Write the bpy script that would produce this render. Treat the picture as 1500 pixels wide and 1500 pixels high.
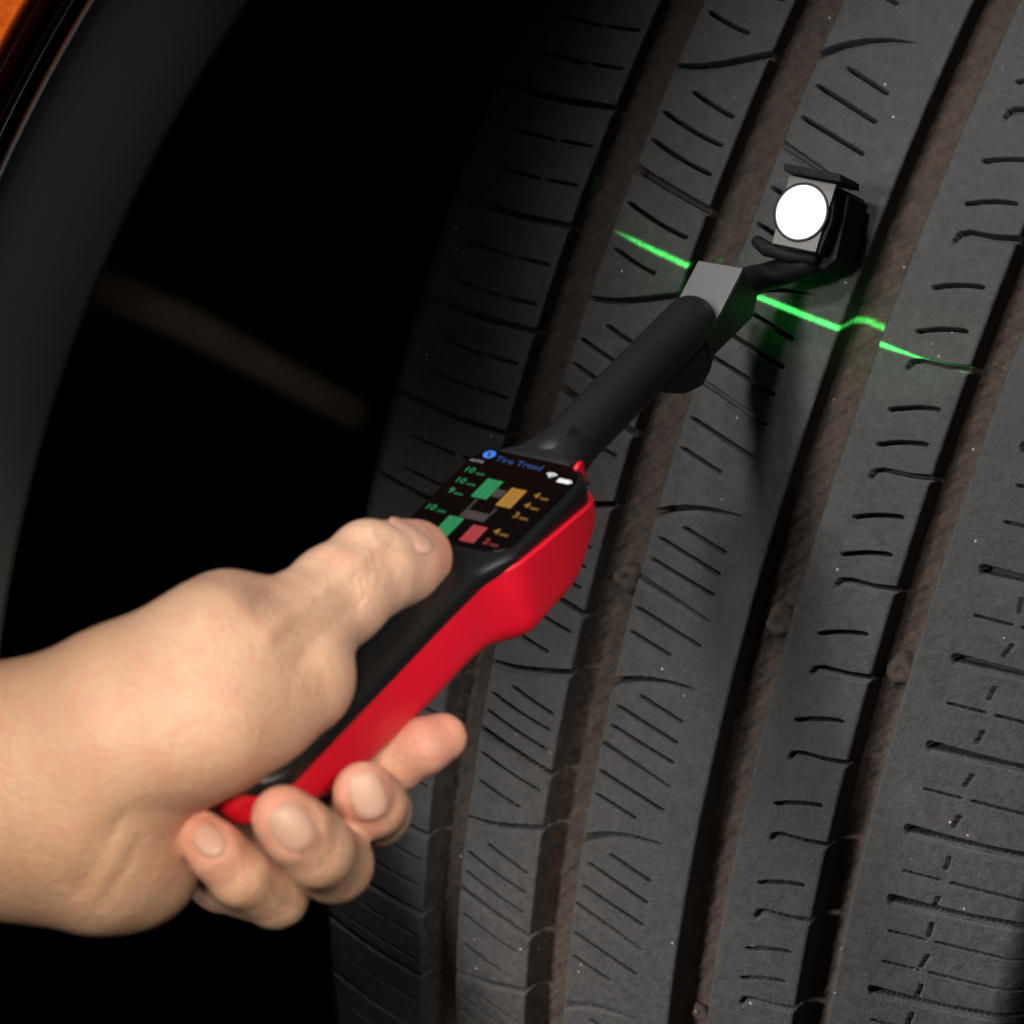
import bpy, bmesh, math, random
import numpy as np
from mathutils import Matrix, Vector

for _o in list(bpy.data.objects):
    bpy.data.objects.remove(_o)
SC = bpy.context.scene
COL = SC.collection
random.seed(7)
RNG = np.random.default_rng(7)

# ------------------------------------------------------------------ camera
# The wheel stands upright: its axle is world Y, its centre at WC.
R_TYRE = 0.3752
FOC = 4510.7 / 1500.0                       # focal length in picture widths
_a = np.array([0.8375941, -0.32787483, 0.4369602])      # axle seen from the camera (x right, y up, z back)
_u = np.array([-0.40689614, 0.15927882, 0.89948084])    # from the wheel centre to the camera
_v = np.cross(_a, _u)
_c = np.array([0.2083, 0.0188, -1.0067]) * 1.12          # wheel centre from the camera
PHI = 0.30
A_W = np.array([0.0, 1.0, 0.0])
U_W = np.array([math.cos(PHI), 0.0, math.sin(PHI)])
V_W = np.cross(A_W, U_W)
WC = np.array([0.0, 0.0, R_TYRE])
ROT = np.outer(A_W, _a) + np.outer(U_W, _u) + np.outer(V_W, _v)    # camera axes -> world
CAM_POS = WC - ROT @ _c

def cam2w(p):
    return np.asarray(p) @ ROT.T + CAM_POS

def at(px, py, d):
    """a point d metres in front of the camera, seen at picture point px, py (1500 x 1500)"""
    k = d / (FOC * 1500.0)
    return cam2w(np.array([(px - 750) * k, -(py - 750) * k, -d]))

cam_data = bpy.data.cameras.new('camera')
cam = bpy.data.objects.new('camera', cam_data)
COL.objects.link(cam)
M = Matrix([[*ROT[0], CAM_POS[0]], [*ROT[1], CAM_POS[1]], [*ROT[2], CAM_POS[2]], [0, 0, 0, 1]])
cam.matrix_world = M
cam_data.sensor_width = 36.0
cam_data.lens = 36.0 * FOC
cam_data.clip_start = 0.02
cam_data.clip_end = 50.0
cam_data.dof.use_dof = True
cam_data.dof.focus_distance = 0.79
cam_data.dof.aperture_fstop = 20.0
SC.camera = cam

# ------------------------------------------------------------------ world, lamps, exposure
world = bpy.data.worlds.new('World')
SC.world = world
world.use_nodes = True
world.node_tree.nodes['Background'].inputs['Color'].default_value = (0.9, 0.95, 1.0, 1)
world.node_tree.nodes['Background'].inputs['Strength'].default_value = 0.004

def area_lamp(name, loc, target, size, power, colour, size_y=None, spread=180):
    d = bpy.data.lights.new(name, 'AREA')
    d.energy = power
    d.color = colour
    d.shape = 'RECTANGLE' if size_y else 'DISK'
    d.size = size
    if size_y:
        d.size_y = size_y
    d.spread = math.radians(spread)
    o = bpy.data.objects.new(name, d)
    COL.objects.link(o)
    o.location = loc
    dirv = Vector(target) - Vector(loc)
    o.rotation_euler = dirv.to_track_quat('-Z', 'Y').to_euler()
    return o

def wheel_pt(lat, th, r):
    """a place given from the wheel: along the axle, angle below the camera side, distance from the axle"""
    return WC + A_W * lat + r * (math.cos(th) * U_W + math.sin(th) * V_W)

TREAD = at(1050, 800, 0.80)
def spot_lamp(name, loc, target, angle, blend, radius, power, colour):
    d = bpy.data.lights.new(name, 'SPOT')
    d.energy = power; d.color = colour
    d.spot_size = math.radians(angle); d.spot_blend = blend
    d.shadow_soft_size = radius
    o = bpy.data.objects.new(name, d)
    COL.objects.link(o)
    o.location = loc
    o.rotation_euler = (Vector(target) - Vector(loc)).to_track_quat('-Z', 'Y').to_euler()
    return o

for lat_, th_, aim_, pw_ in ((-0.16, -0.50, 0.152, 13.0), (-0.15, 0.12, 0.149, 12.0), (-0.27, -0.12, 0.166, 13.5)):
    spot_lamp('upper_shaped_spot', wheel_pt(lat_, th_, 1.20), wheel_pt(aim_, 0.10, R_TYRE), 26.5, 0.32, 0.05, pw_, (1.0, 0.97, 0.945))  # key light split over several spots; cone edges stand in for the arch shadow
spot_lamp('lower_shaped_spot', wheel_pt(-0.42, 0.60, 1.00), at(1010, 1950, 0.84), 32, 0.7, 0.08, 29.0, (1.0, 0.97, 0.945))  # added low spot, its cone cut to leave the upper shoulder dark
spot_lamp('hand_fill', at(-1900, -1100, 0.13), at(110, 1260, 0.63), 22, 0.75, 0.05, 12.5, (1.0, 0.88, 0.69))  # unseen fill added to brighten the hand alone
spot_lamp('scanner_fill', at(4200, -1500, 0.20), at(740, 930, 0.66), 14, 0.9, 0.05, 17.0, (1.0, 0.94, 0.88))  # unseen fill added for the red side of the scanner
spot_lamp('arch_fill', at(-900, 700, 0.10), at(130, 400, 0.83), 19, 0.8, 0.03, 2.2, (0.95, 0.97, 1.0))  # unseen fill added to lift the arch trim
spot_lamp('wheel_well_fill', at(900, 100, 0.12), at(330, 510, 1.40), 7.5, 1.0, 0.01, 2.4, (1.0, 0.93, 0.80))  # unseen fill added so the suspension arm shows; no lamp sits there

SC.view_settings.view_transform = 'Standard'
SC.view_settings.look = 'None'
SC.view_settings.exposure = 0.0
SC.view_settings.gamma = 1.0
SC.render.engine = 'CYCLES'
SC.cycles.use_denoising = True
SC.cycles.max_bounces = 6

# ------------------------------------------------------------------ helpers
def link(name, me, mat=None, parent=None, smooth=False):
    o = bpy.data.objects.new(name, me)
    COL.objects.link(o)
    if mat is not None and not me.materials:
        me.materials.append(mat)
    if parent is not None:
        o.parent = parent
        o.matrix_parent_inverse = parent.matrix_world.inverted()
    if smooth:
        me.polygons.foreach_set('use_smooth', np.ones(len(me.polygons), dtype=bool))
    return o

def mesh_np(name, verts, quads):
    me = bpy.data.meshes.new(name)
    verts = np.ascontiguousarray(verts, dtype=np.float32)
    quads = np.ascontiguousarray(quads, dtype=np.int32)
    k = quads.shape[1]
    me.vertices.add(len(verts))
    me.vertices.foreach_set('co', verts.ravel())
    me.loops.add(quads.size)
    me.loops.foreach_set('vertex_index', quads.ravel())
    me.polygons.add(len(quads))
    me.polygons.foreach_set('loop_start', np.arange(0, quads.size, k, dtype=np.int32))
    me.update(calc_edges=True)
    me.validate()
    return me

def empty(name, loc, label=None, cat=None):
    o = bpy.data.objects.new(name, None)
    COL.objects.link(o)
    o.location = Vector(loc)
    o.empty_display_size = 0.02
    if label:
        o['label'] = label
    if cat:
        o['category'] = cat
    bpy.context.view_layer.update()
    return o

def grid_quads(nu, nv, wrap_u=False, wrap_v=False):
    iu = np.arange(nu if wrap_u else nu - 1)
    iv = np.arange(nv if wrap_v else nv - 1)
    I, J = np.meshgrid(iu, iv, indexing='ij')
    I2 = (I + 1) % nu
    J2 = (J + 1) % nv
    return np.stack([I * nv + J, I2 * nv + J, I2 * nv + J2, I * nv + J2], -1).reshape(-1, 4)

def smoothstep(e0, e1, x):
    t = np.clip((x - e0) / (e1 - e0), 0, 1)
    return t * t * (3 - 2 * t)

# ------------------------------------------------------------------ materials
def new_mat(name):
    m = bpy.data.materials.new(name)
    m.use_nodes = True
    nt = m.node_tree
    return m, nt, nt.nodes['Principled BSDF']

def N(nt, kind, **kw):
    n = nt.nodes.new(kind)
    for k, v in kw.items():
        if k in n.inputs:
            n.inputs[k].default_value = v
        else:
            setattr(n, k, v)
    return n

def mixc(nt, fac, a, b, mode='MIX'):
    n = nt.nodes.new('ShaderNodeMix')
    n.data_type = 'RGBA'
    n.blend_type = mode
    for sock, val in ((n.inputs[0], fac), (n.inputs[6], a), (n.inputs[7], b)):
        if hasattr(val, 'is_linked') or hasattr(val, 'links'):
            nt.links.new(val, sock)
        elif isinstance(val, tuple):
            sock.default_value = (*val, 1) if len(val) == 3 else val
        else:
            sock.default_value = val
    return n.outputs[2]

def ramp(nt, inp, lo, hi, c0=(0, 0, 0, 1), c1=(1, 1, 1, 1)):
    r = nt.nodes.new('ShaderNodeValToRGB')
    r.color_ramp.elements[0].position = lo
    r.color_ramp.elements[1].position = hi
    r.color_ramp.elements[0].color = c0
    r.color_ramp.elements[1].color = c1
    nt.links.new(inp, r.inputs[0])
    return r.outputs[0]

def noise(nt, pos, scale, detail=4.0, rough=0.55):
    n = N(nt, 'ShaderNodeTexNoise', Scale=scale, Detail=detail, Roughness=rough)
    nt.links.new(pos, n.inputs['Vector'])
    return n.outputs[0]

def rubber(name, base, dust, dust_amt, rough, speck=True):
    m, nt, b = new_mat(name)
    pos = N(nt, 'ShaderNodeNewGeometry').outputs['Position']
    broad = ramp(nt, noise(nt, pos, 38, 5), 0.35, 0.75)
    fine = ramp(nt, noise(nt, pos, 420, 4, 0.7), 0.38, 0.72)
    col = mixc(nt, broad, tuple(c * 0.82 for c in base), tuple(c * 1.35 for c in base))
    mott = ramp(nt, noise(nt, pos, 170, 5, 0.62), 0.40, 0.66)
    col = mixc(nt, mott, tuple(c * 0.74 for c in base), col)
    dmask = nt.nodes.new('ShaderNodeMath'); dmask.operation = 'MULTIPLY'
    nt.links.new(fine, dmask.inputs[0]); dmask.inputs[1].default_value = dust_amt
    col = mixc(nt, dmask.outputs[0], col, dust)
    grain = ramp(nt, noise(nt, pos, 1900, 3, 0.7), 0.30, 0.70)
    col = mixc(nt, grain, mixc(nt, 0.32, col, (0.0, 0.0, 0.0)), mixc(nt, 0.14, col, dust))
    if speck:
        v = N(nt, 'ShaderNodeTexVoronoi', Scale=170.0)
        nt.links.new(pos, v.inputs['Vector'])
        near = ramp(nt, v.outputs['Distance'], 0.04, 0.075, (1, 1, 1, 1), (0, 0, 0, 1))
        rare = ramp(nt, noise(nt, pos, 55, 2), 0.47, 0.57)
        mm = nt.nodes.new('ShaderNodeMath'); mm.operation = 'MULTIPLY'
        nt.links.new(near, mm.inputs[0]); nt.links.new(rare, mm.inputs[1])
        col = mixc(nt, mm.outputs[0], col, (0.42, 0.40, 0.36))
    nt.links.new(col, b.inputs['Base Color'])
    rr = ramp(nt, fine, 0.0, 1.0, (rough - .08,) * 3 + (1,), (rough + .12,) * 3 + (1,))
    nt.links.new(rr, b.inputs['Roughness'])
    b.inputs['Specular IOR Level'].default_value = 0.35
    bp = N(nt, 'ShaderNodeBump', Strength=0.6, Distance=0.0005)
    nt.links.new(noise(nt, pos, 1100, 4, 0.75), bp.inputs['Height'])
    bp2 = N(nt, 'ShaderNodeBump', Strength=0.25, Distance=0.0012)
    nt.links.new(noise(nt, pos, 140, 4), bp2.inputs['Height'])
    nt.links.new(bp2.outputs[0], bp.inputs['Normal'])
    nt.links.new(bp.outputs[0], b.inputs['Normal'])
    return m

M_TREAD = rubber('tread_rubber', (0.052, 0.050, 0.0505), (0.125, 0.119, 0.117), 0.5, 0.60)
M_GROOVE = rubber('dusty_groove_rubber', (0.043, 0.031, 0.024), (0.118, 0.086, 0.067), 0.75, 0.8)
M_SIDE = rubber('sidewall_rubber', (0.030, 0.030, 0.030), (0.06, 0.058, 0.055), 0.3, 0.6, False)

def plain(name, col, rough, spec=0.5, metal=0.0, bump=0.0, bscale=1500.0, coat=0.0, vary=0.12):
    m, nt, b = new_mat(name)
    pos = N(nt, 'ShaderNodeNewGeometry').outputs['Position']
    n = noise(nt, pos, 60, 4)
    c = mixc(nt, n, tuple(x * (1 - vary) for x in col), tuple(x * (1 + vary) for x in col))
    nt.links.new(c, b.inputs['Base Color'])
    b.inputs['Roughness'].default_value = rough
    b.inputs['Specular IOR Level'].default_value = spec
    b.inputs['Metallic'].default_value = metal
    b.inputs['Coat Weight'].default_value = coat
    if bump:
        bp = N(nt, 'ShaderNodeBump', Strength=bump, Distance=0.0003)
        nt.links.new(noise(nt, pos, bscale, 3), bp.inputs['Height'])
        nt.links.new(bp.outputs[0], b.inputs['Normal'])
    return m

def glow(name, col, strength):
    m, nt, b = new_mat(name)
    b.inputs['Base Color'].default_value = (0.01, 0.01, 0.01, 1)
    b.inputs['Emission Color'].default_value = (*col, 1)
    b.inputs['Emission Strength'].default_value = strength
    b.inputs['Roughness'].default_value = 0.4
    return m

M_RED = plain('red_plastic', (0.62, 0.006, 0.022), 0.42, 0.45, bump=0.08)
M_BLACK = plain('black_soft_plastic', (0.006, 0.0062, 0.0065), 0.42, 0.4, bump=0.1)
M_TUBE = plain('black_satin_tube', (0.012, 0.012, 0.013), 0.48, 0.5, bump=0.1)
M_HEAD = plain('black_matt_plastic', (0.006, 0.006, 0.006), 0.7, 0.25)
M_GLASS = plain('black_screen_glass', (0.002, 0.002, 0.002), 0.2, 0.12)
M_GREY = plain('grey_satin_metal', (0.15, 0.145, 0.15), 0.5, 0.5, 0.0, 0.1)
M_PLATE = plain('pale_face_plate', (0.16, 0.155, 0.145), 0.5, 0.5)
M_TRIM = plain('black_grained_trim', (0.03, 0.03, 0.03), 0.55, 0.5, bump=0.25, bscale=2500)
M_PAINT = plain('black_gloss_paint', (0.004, 0.004, 0.005), 0.2, 0.5)
M_LINER = plain('black_wheel_arch_liner', (0.004, 0.004, 0.004), 0.9, 0.2)
M_ARM = plain('dusty_brown_steel', (0.20, 0.155, 0.105), 0.8, 0.2, vary=0.3)

# ================================================================== THE TYRE
RC = 0.504                                   # crown radius of the tread
def crown(lat):                              # lat in metres -> tread radius
    return R_TYRE - lat * lat / (2 * RC)

def tyre_pt(lat, th, r):
    """lat along the axle, th from the camera side downwards, radius r -> world"""
    lat = np.asarray(lat)[..., None]; th = np.asarray(th)[..., None]; r = np.asarray(r)[..., None]
    return WC + A_W * lat + r * (np.cos(th) * U_W + np.sin(th) * V_W)

tyre = empty('car_tyre', tyre_pt(0.0, 0.3, 0.0), 'black road tyre with brown dusty grooves and a green laser stripe', 'tyre')

# pitch sequence (radians), long / medium / short, as moulded
PITCH = [-0.583, -0.455, -0.30, -0.091 - 0.027, -0.091, 0.091, 0.247, 0.376, 0.504, 0.657, 0.785, 0.94, 1.12, 1.25]
PITCH = [-0.582, -0.428, -0.273, -0.091, 0.091, 0.247, 0.376, 0.504, 0.657, 0.785, 0.914, 1.096, 1.25]
TH0, TH1 = -0.56, 1.22
GL = [(-68.4, -55.7), (-30.2, -17.4), (16.0, 27.2), (51.5, 60.7)]      # the four long grooves, mm
DEPTH = 7.2e-3

def cut_polyline(H, X, Y, pts, width, depth, edge=0.12, taper=None):
    """press a sipe into the height field H (mm below the surface); pts in mm"""
    pts = np.asarray(pts, float)
    lo = pts.min(0) - width - 1; hi = pts.max(0) + width + 1
    i0, i1 = np.searchsorted(X, [lo[0], hi[0]]); j0, j1 = np.searchsorted(Y, [lo[1], hi[1]])
    if i1 <= i0 or j1 <= j0:
        return
    gx, gy = np.meshgrid(X[i0:i1], Y[j0:j1], indexing='ij')
    best = np.full(gx.shape, 1e9); wbest = np.full(gx.shape, 1.0)
    L = np.concatenate([[0], np.cumsum(np.hypot(*np.diff(pts, axis=0).T))])
    for k in range(len(pts) - 1):
        d = pts[k + 1] - pts[k]; L2 = d @ d
        t = np.clip(((gx - pts[k, 0]) * d[0] + (gy - pts[k, 1]) * d[1]) / L2, 0, 1)
        dist = np.hypot(gx - pts[k, 0] - t * d[0], gy - pts[k, 1] - t * d[1])
        s = (L[k] + t * (L[k + 1] - L[k])) / L[-1]
        m = dist < best
        best[m] = dist[m]; wbest[m] = s[m]
    w = np.full(gx.shape, width) if taper is None else width * np.interp(wbest, np.linspace(0, 1, len(taper)), taper)
    dd = depth * np.clip(w / width, 0.15, 1)
    h = dd * (1 - smoothstep(w / 2 - edge, w / 2 + edge, best))
    H[i0:i1, j0:j1] = np.maximum(H[i0:i1, j0:j1], h)

def curve(pts, n=9):
    """smooth curve through 2-5 (lat mm, th) points"""
    pts = np.asarray(pts, float)
    if len(pts) == 2:
        return pts
    t = np.linspace(0, 1, len(pts)); s = np.linspace(0, 1, n)
    out = np.zeros((n, 2))
    for k in range(2):
        out[:, k] = np.polyval(np.polyfit(t, pts[:, k], min(len(pts) - 1, 3)), s)
    return out

def build_rib(name, lat0, lat1, sipes, dx=0.6, label=None, left_wall=True, right_wall=True, split=None, parent=tyre, left_round=False, right_round=False, lips=True):
    """one rib of the tread: a finely gridded sheet with its sipes pressed in and its groove walls"""
    dense = np.arange(-0.22, 0.90, 0.2 / 375.2)
    Yth = np.concatenate([np.arange(TH0, -0.22, 0.0016), dense, np.arange(0.90, TH1, 0.0016)])
    X = np.linspace(lat0, lat1, int(round((lat1 - lat0) / dx)) + 1)
    Y = Yth * 375.2
    H = np.zeros((len(X), len(Y)))
    for (pts, width, depth, taper) in sipes:
        q = np.array(pts, float); q[:, 1] *= 375.2
        cut_polyline(H, X, Y, q, width, depth, taper=taper)
    for (pts, width, depth, taper) in sipes:
        if width > 0.94 and width != S_W and lips:
            q = np.array(pts, float); q[:, 1] = q[:, 1] * 375.2 + width * 0.5 + 0.35
            cut_polyline(H, X, Y, q, 1.0, 0.6, edge=0.45, taper=taper)
    # slight wear: soft waviness of the surface
    H += 0.035 * np.sin(Y[None, :] / 9.1 + X[:, None] / 5) * np.sin(X[:, None] / 3.3)
    # rounded edges
    e = 0.35
    if left_wall:
        H += e * np.clip(1 - (X - lat0) / 0.7, 0, 1)[:, None] ** 2
    if right_wall:
        H += e * np.clip(1 - (lat1 - X) / 0.7, 0, 1)[:, None] ** 2
    lat = np.repeat(X[:, None], len(Y), 1)
    Hm = H
    cols_l = []; cols_r = []
    D = DEPTH * 1000
    if left_wall:
        for (o, d) in ((-0.08, 0.9), (-0.6, 4.0), (-1.1, D - 0.8), (-2.0, D + 0.3)):
            cols_l.insert(0, (lat0 + o, np.maximum(d, H[0] * 0.95)))
    if right_wall:
        for (o, d) in ((0.08, 0.9), (0.6, 4.0), (1.1, D - 0.8), (2.0, D + 0.3)):
            cols_r.append((lat1 + o, np.maximum(d, H[-1] * 0.95)))
    if left_round:                            # shoulder rolling over into the sidewall
        for (o, d) in ((-1.5, 0.35), (-3.2, 1.3), (-4.8, 2.8), (-6.2, 4.8), (-7.4, 7.4), (-8.4, 10.5), (-9.2, 14.5), (-9.8, 19.0)):
            cols_l.insert(0, (lat0 + o, d + H[0] * math.exp(-d / 6)))
    if right_round:
        for (o, d) in ((1.5, 0.35), (3.2, 1.3), (4.8, 2.8), (6.2, 4.8), (7.4, 7.4), (8.4, 10.5), (9.2, 14.5), (9.8, 19.0)):
            cols_r.append((lat1 + o, d + H[-1] * math.exp(-d / 6)))
    if cols_l:
        lat = np.concatenate([np.repeat(np.array([c[0] for c in cols_l])[:, None], len(Y), 1), lat])
        Hm = np.concatenate([np.array([c[1] + 0 * Y for c in cols_l]), Hm])
    if cols_r:
        lat = np.concatenate([lat, np.repeat(np.array([c[0] for c in cols_r])[:, None], len(Y), 1)])
        Hm = np.concatenate([Hm, np.array([c[1] + 0 * Y for c in cols_r])])
    latm = lat / 1000
    th = np.repeat(Yth[None, :], lat.shape[0], 0)
    V = tyre_pt(latm, th, crown(latm) - Hm / 1000).reshape(-1, 3)
    Q = grid_quads(*lat.shape)
    # drop cells of the sheet to flip: outward normals
    Q = Q[:, ::-1]
    objs = []
    if split is None:
        me = mesh_np(name, V, Q)
        objs.append(link(name, me, M_TREAD, parent, True))
    else:
        nv = lat.shape[1]
        ci = Q.min(1) // nv; cj = Q.min(1) % nv
        lab = split(lat[ci, cj], Yth[cj])
        holder = empty('tread_rib', tyre_pt(np.array((lat0 + lat1) / 2000), np.array(0.3), np.array(R_TYRE)))
        holder.parent = parent
        holder.matrix_parent_inverse = parent.matrix_world.inverted()
        bpy.context.view_layer.update()
        for k in np.unique(lab):
            q = Q[lab == k]
            idx, invq = np.unique(q, return_inverse=True)
            me = mesh_np('tread_block', V[idx], invq.reshape(-1, 4))
            objs.append(link('tread_block', me, M_TREAD, holder, True))
        holder['label'] = label or 'rib of separate tread blocks'
        return holder
    if label:
        objs[0]['label'] = label
    return objs

def scaled(k, dth):
    """pitch k: phase (0..1) -> angle"""
    p0, p1 = PITCH[k], PITCH[k + 1]
    return p0 + dth * (p1 - p0)

S_W, S_D = 0.92, 7.0
rib2, rib3, rib4, sh1, sh5 = [], [], [], [], []
s_curves, d_curves = [], []
for k in range(len(PITCH) - 1):
    f = lambda ph, k=k: scaled(k, ph)
    Lp = PITCH[k + 1] - PITCH[k]
    wob = lambda: random.uniform(-0.006, 0.006)
    # rib between the first two long grooves: an S-shaped cut, sipes, a wide slanted cut, sipes
    s = curve([(-58, f(0.185)), (-50.1, f(0.162)), (-43.9, f(0.135)), (-36.9, f(0.083)), (-27, f(0.012))])
    s_curves.append(s); rib2.append((s, 1.2, 6.8, [0.7, 1, 1.1, 1.1, 1.0]))
    d = curve([(-58, f(0.60)), (-41.2, f(0.655)), (-26, f(0.692))])
    d_curves.append(d); rib2.append((d, 1.8, 6.5, [1.1, 1, .9]))
    for (x0, p0, x1, p1, sg) in ((-46.9, .27, -33.8, .318, .004), (-53.0, .372, -33.8, .432, .008), (-53.2, .492, -33.8, .555, .008), (-53.0, .757, -33.9, .815, .008), (-52, .945, -39.2, .985, .005)):
        w = wob()
        rib2.append((curve([(x0, f(p0 + w)), ((x0 + x1) / 2, f((p0 + p1) / 2 + w + sg)), (x1, f(p1 + w))]), S_W, S_D, None))
    # centre rib
    s3 = curve([(-20, f(0.03)), (-13.2, f(-0.062)), (-6.0, f(-0.118)), (0.6, f(-0.148)), (6.5, f(-0.162))])
    rib3.append((s3, 1.3, 6.0, [1.1, 1.1, .9, .6, .15]))
    rib3.append((curve([(-20, f(0.345)), (-6, f(0.40)), (5.2, f(0.447))]), 1.3, 3.0, [1.3, 1, .45]))
    for (x0, p0, x1, p1) in ((-7.6, .005, 4.6, .052), (-13.6, .110, 4.6, .178), (-14.3, .242, 4.7, .306), (-14.8, .53, 4.4, .60), (-14.7, .672, -3.2, .712)):
        w = wob()
        rib3.append((curve([(x0, f(p0 + w)), ((x0 + x1) / 2, f((p0 + p1) / 2 + w)), (x1, f(p1 + w))]), S_W, S_D, None))
    # rib between the third and fourth groove: hooked cuts and short sipes, two half pitches
    nshort = 2 if Lp > 0.14 else 1
    for h in (0.0, 0.5):
        g = lambda ph, h=h, f=f: f(ph + h)
        rib4.append((np.array([(36.6, g(.005)), (36.7, g(-.012)), (37.4, g(-.028)), (39.4, g(-.042)), (46, g(-.055)), (54, g(-.088))]), 1.05, 5.5, [.8, .9, .9, 1, 1.1, 1.3]))
        for q in range(nshort):
            c = g(0.5 * (q + 1) / (nshort + 1)) + 0.0 * Lp
            w = wob() * Lp
            rib4.append((curve([(36.0, c + .0052 + w), (41.5, c - .0012 + w), (47.2, c - .0052 + w)]), S_W, S_D, None))
        # outer (right) shoulder: wide cut starting in a round eye, thin two-part sipes, short cross ticks
        sh5.append((np.array([(71.2, g(-.335)), (72.2, g(-.337)), (80, g(-.352)), (95, g(-.385)), (112, g(-.43))]), 2.0, 5.5, [1.15, .85, .62, .85, 1.6]))
        ns = 2 if nshort == 2 else 1
        for q in range(ns):
            c = -.335 + 0.5 * (q + 1) / (ns + 1)
            sh5.append((np.array([(72.6, g(c)), (81.6, g(c - .016))]), .7, 2.6, [1, 1]))
            sh5.append((np.array([(85.0, g(c - .022)), (102, g(c - .05))]), .8, 2.6, [1, 1]))
        for q in range(ns + 1):
            c = -.335 + 0.5 * (q + .35) / (ns + 1)
            sh5.append((np.array([(82.9 + random.uniform(-.6, .6), g(c)), (82.3 + random.uniform(-.6, .6), g(c + .07))]), .9, 1.3, None))
        # inner (left) shoulder
        sh1.append((curve([(-66, g(.405)), (-80, g(.428)), (-93, g(.437)), (-112, g(.415))]), 1.7, 5.5, [.7, .9, 1.0, 1.2]))
        for q in range(ns):
            c = .43 + 0.5 * (q + 1) / (ns + 1)
            sh1.append((np.array([(-71.5, g(c - .012)), (-80.5, g(c))]), .8, 2.8, None))
            sh1.append((np.array([(-83.5, g(c + .006)), (-99, g(c + .008))]), .8, 2.8, None))

def split2(lat, th):
    lab = np.zeros(lat.shape, int)
    for c in s_curves + d_curves:
        o = np.argsort(c[:, 0])
        lab += (th > np.interp(lat, c[o, 0], c[o, 1])).astype(int)
    return lab

build_rib('shoulder_rib', -106.0, GL[0][0], sh1, 0.75, 'left shoulder of the tread, deep in the wheel arch shadow', left_wall=False, left_round=True)
build_rib('tread_rib', GL[0][1], GL[1][0], rib2, 0.55, 'narrow rib cut into blocks by slanted and S-shaped cuts', split=split2)
build_rib('tread_rib', GL[1][1], GL[2][0], rib3, 0.6, 'broad centre rib with slanted sipes on its left side')
build_rib('tread_rib', GL[2][1], GL[3][0], rib4, 0.5, 'narrow rib with short level sipes and hooked cuts')
build_rib('shoulder_rib', GL[3][1], 102.0, sh5, 0.42, 'right shoulder with wide cuts that start in a round eye', right_wall=False, right_round=True)

# carcass: groove floors, the plain rest of the ring and the sidewalls, one lathe
prof = []
for x in np.linspace(-104, 100, 500):
    fil = 0.0
    for g0, g1 in GL:
        if g0 - 1 < x < g1 + 1:
            fil = 1.8 * max(0.0, 1 - (min(x - g0, g1 - x) - 0.8) / 3.2) ** 2
    prof.append((x, -DEPTH * 1000 + min(fil, 4.0)))
side_l = [(-112, -14), (-116.5, -26), (-120, -42), (-121, -60), (-118, -78), (-112, -95), (-104, -108), (-100, -116)]
side_r = [(108, -14), (112.5, -26), (116, -42), (117, -60), (114, -78), (108, -95), (100, -108), (96, -116)]
prof_r = [(x / 1000, crown(x / 1000) + d / 1000) for x, d in prof]
thf = np.linspace(TH0 - 0.02, TH1 + 0.02, 700)
LA, TT = np.meshgrid(np.array([p[0] for p in prof_r]), thf, indexing='ij')
RR = np.repeat(np.array([p[1] for p in prof_r])[:, None], len(thf), 1)
RR = RR + 0.00022 * np.sin(TT * 210 + LA * 900) * np.sin(TT * 57 + LA * 300) + 0.00012 * np.sin(TT * 613 + LA * 2100)
link('groove_floor', mesh_np('groove_floor', tyre_pt(LA, TT, RR).reshape(-1, 3), grid_quads(*LA.shape)[:, ::-1]), M_GROOVE, tyre, True)
for nm, sd in (('sidewall', side_l), ('sidewall', side_r)):
    sgn = -1 if sd[0][0] < 0 else 1
    sdd = [(sgn * (abs(sd[0][0]) - 1.4), -12.0)] + sd
    pr = [(x / 1000, crown(0.104) + d / 1000 + 0.002) for x, d in sdd]
    tha = np.linspace(0, 2 * math.pi, 361)[:-1]
    LA, TT = np.meshgrid(np.array([p[0] for p in pr]), tha, indexing='ij')
    RR = np.repeat(np.array([p[1] for p in pr])[:, None], len(tha), 1)
    q = grid_quads(*LA.shape, wrap_v=True)
    link(nm, mesh_np(nm, tyre_pt(LA, TT, RR).reshape(-1, 3), q if sgn > 0 else q[:, ::-1]), M_SIDE, tyre, True)
# plain remainder of the ring away from the camera
tha = np.linspace(TH1 - 0.01, 2 * math.pi + TH0 + 0.01, 260)
pl = []
for x in np.arange(-106, 102.1, 0.5):
    ing = any(a0 + .6 < x < b0 - .6 for a0, b0 in GL)
    pl.append((x / 1000, crown(x / 1000) - (DEPTH if ing else 0.0)))
LA, TT = np.meshgrid(np.array([p[0] for p in pl]), tha, indexing='ij')
RR = np.repeat(np.array([p[1] for p in pl])[:, None], len(tha), 1)
link('rear_tread', mesh_np('rear_tread', tyre_pt(LA, TT, RR).reshape(-1, 3), grid_quads(*LA.shape)[:, ::-1]), M_TREAD, tyre, True)

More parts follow.
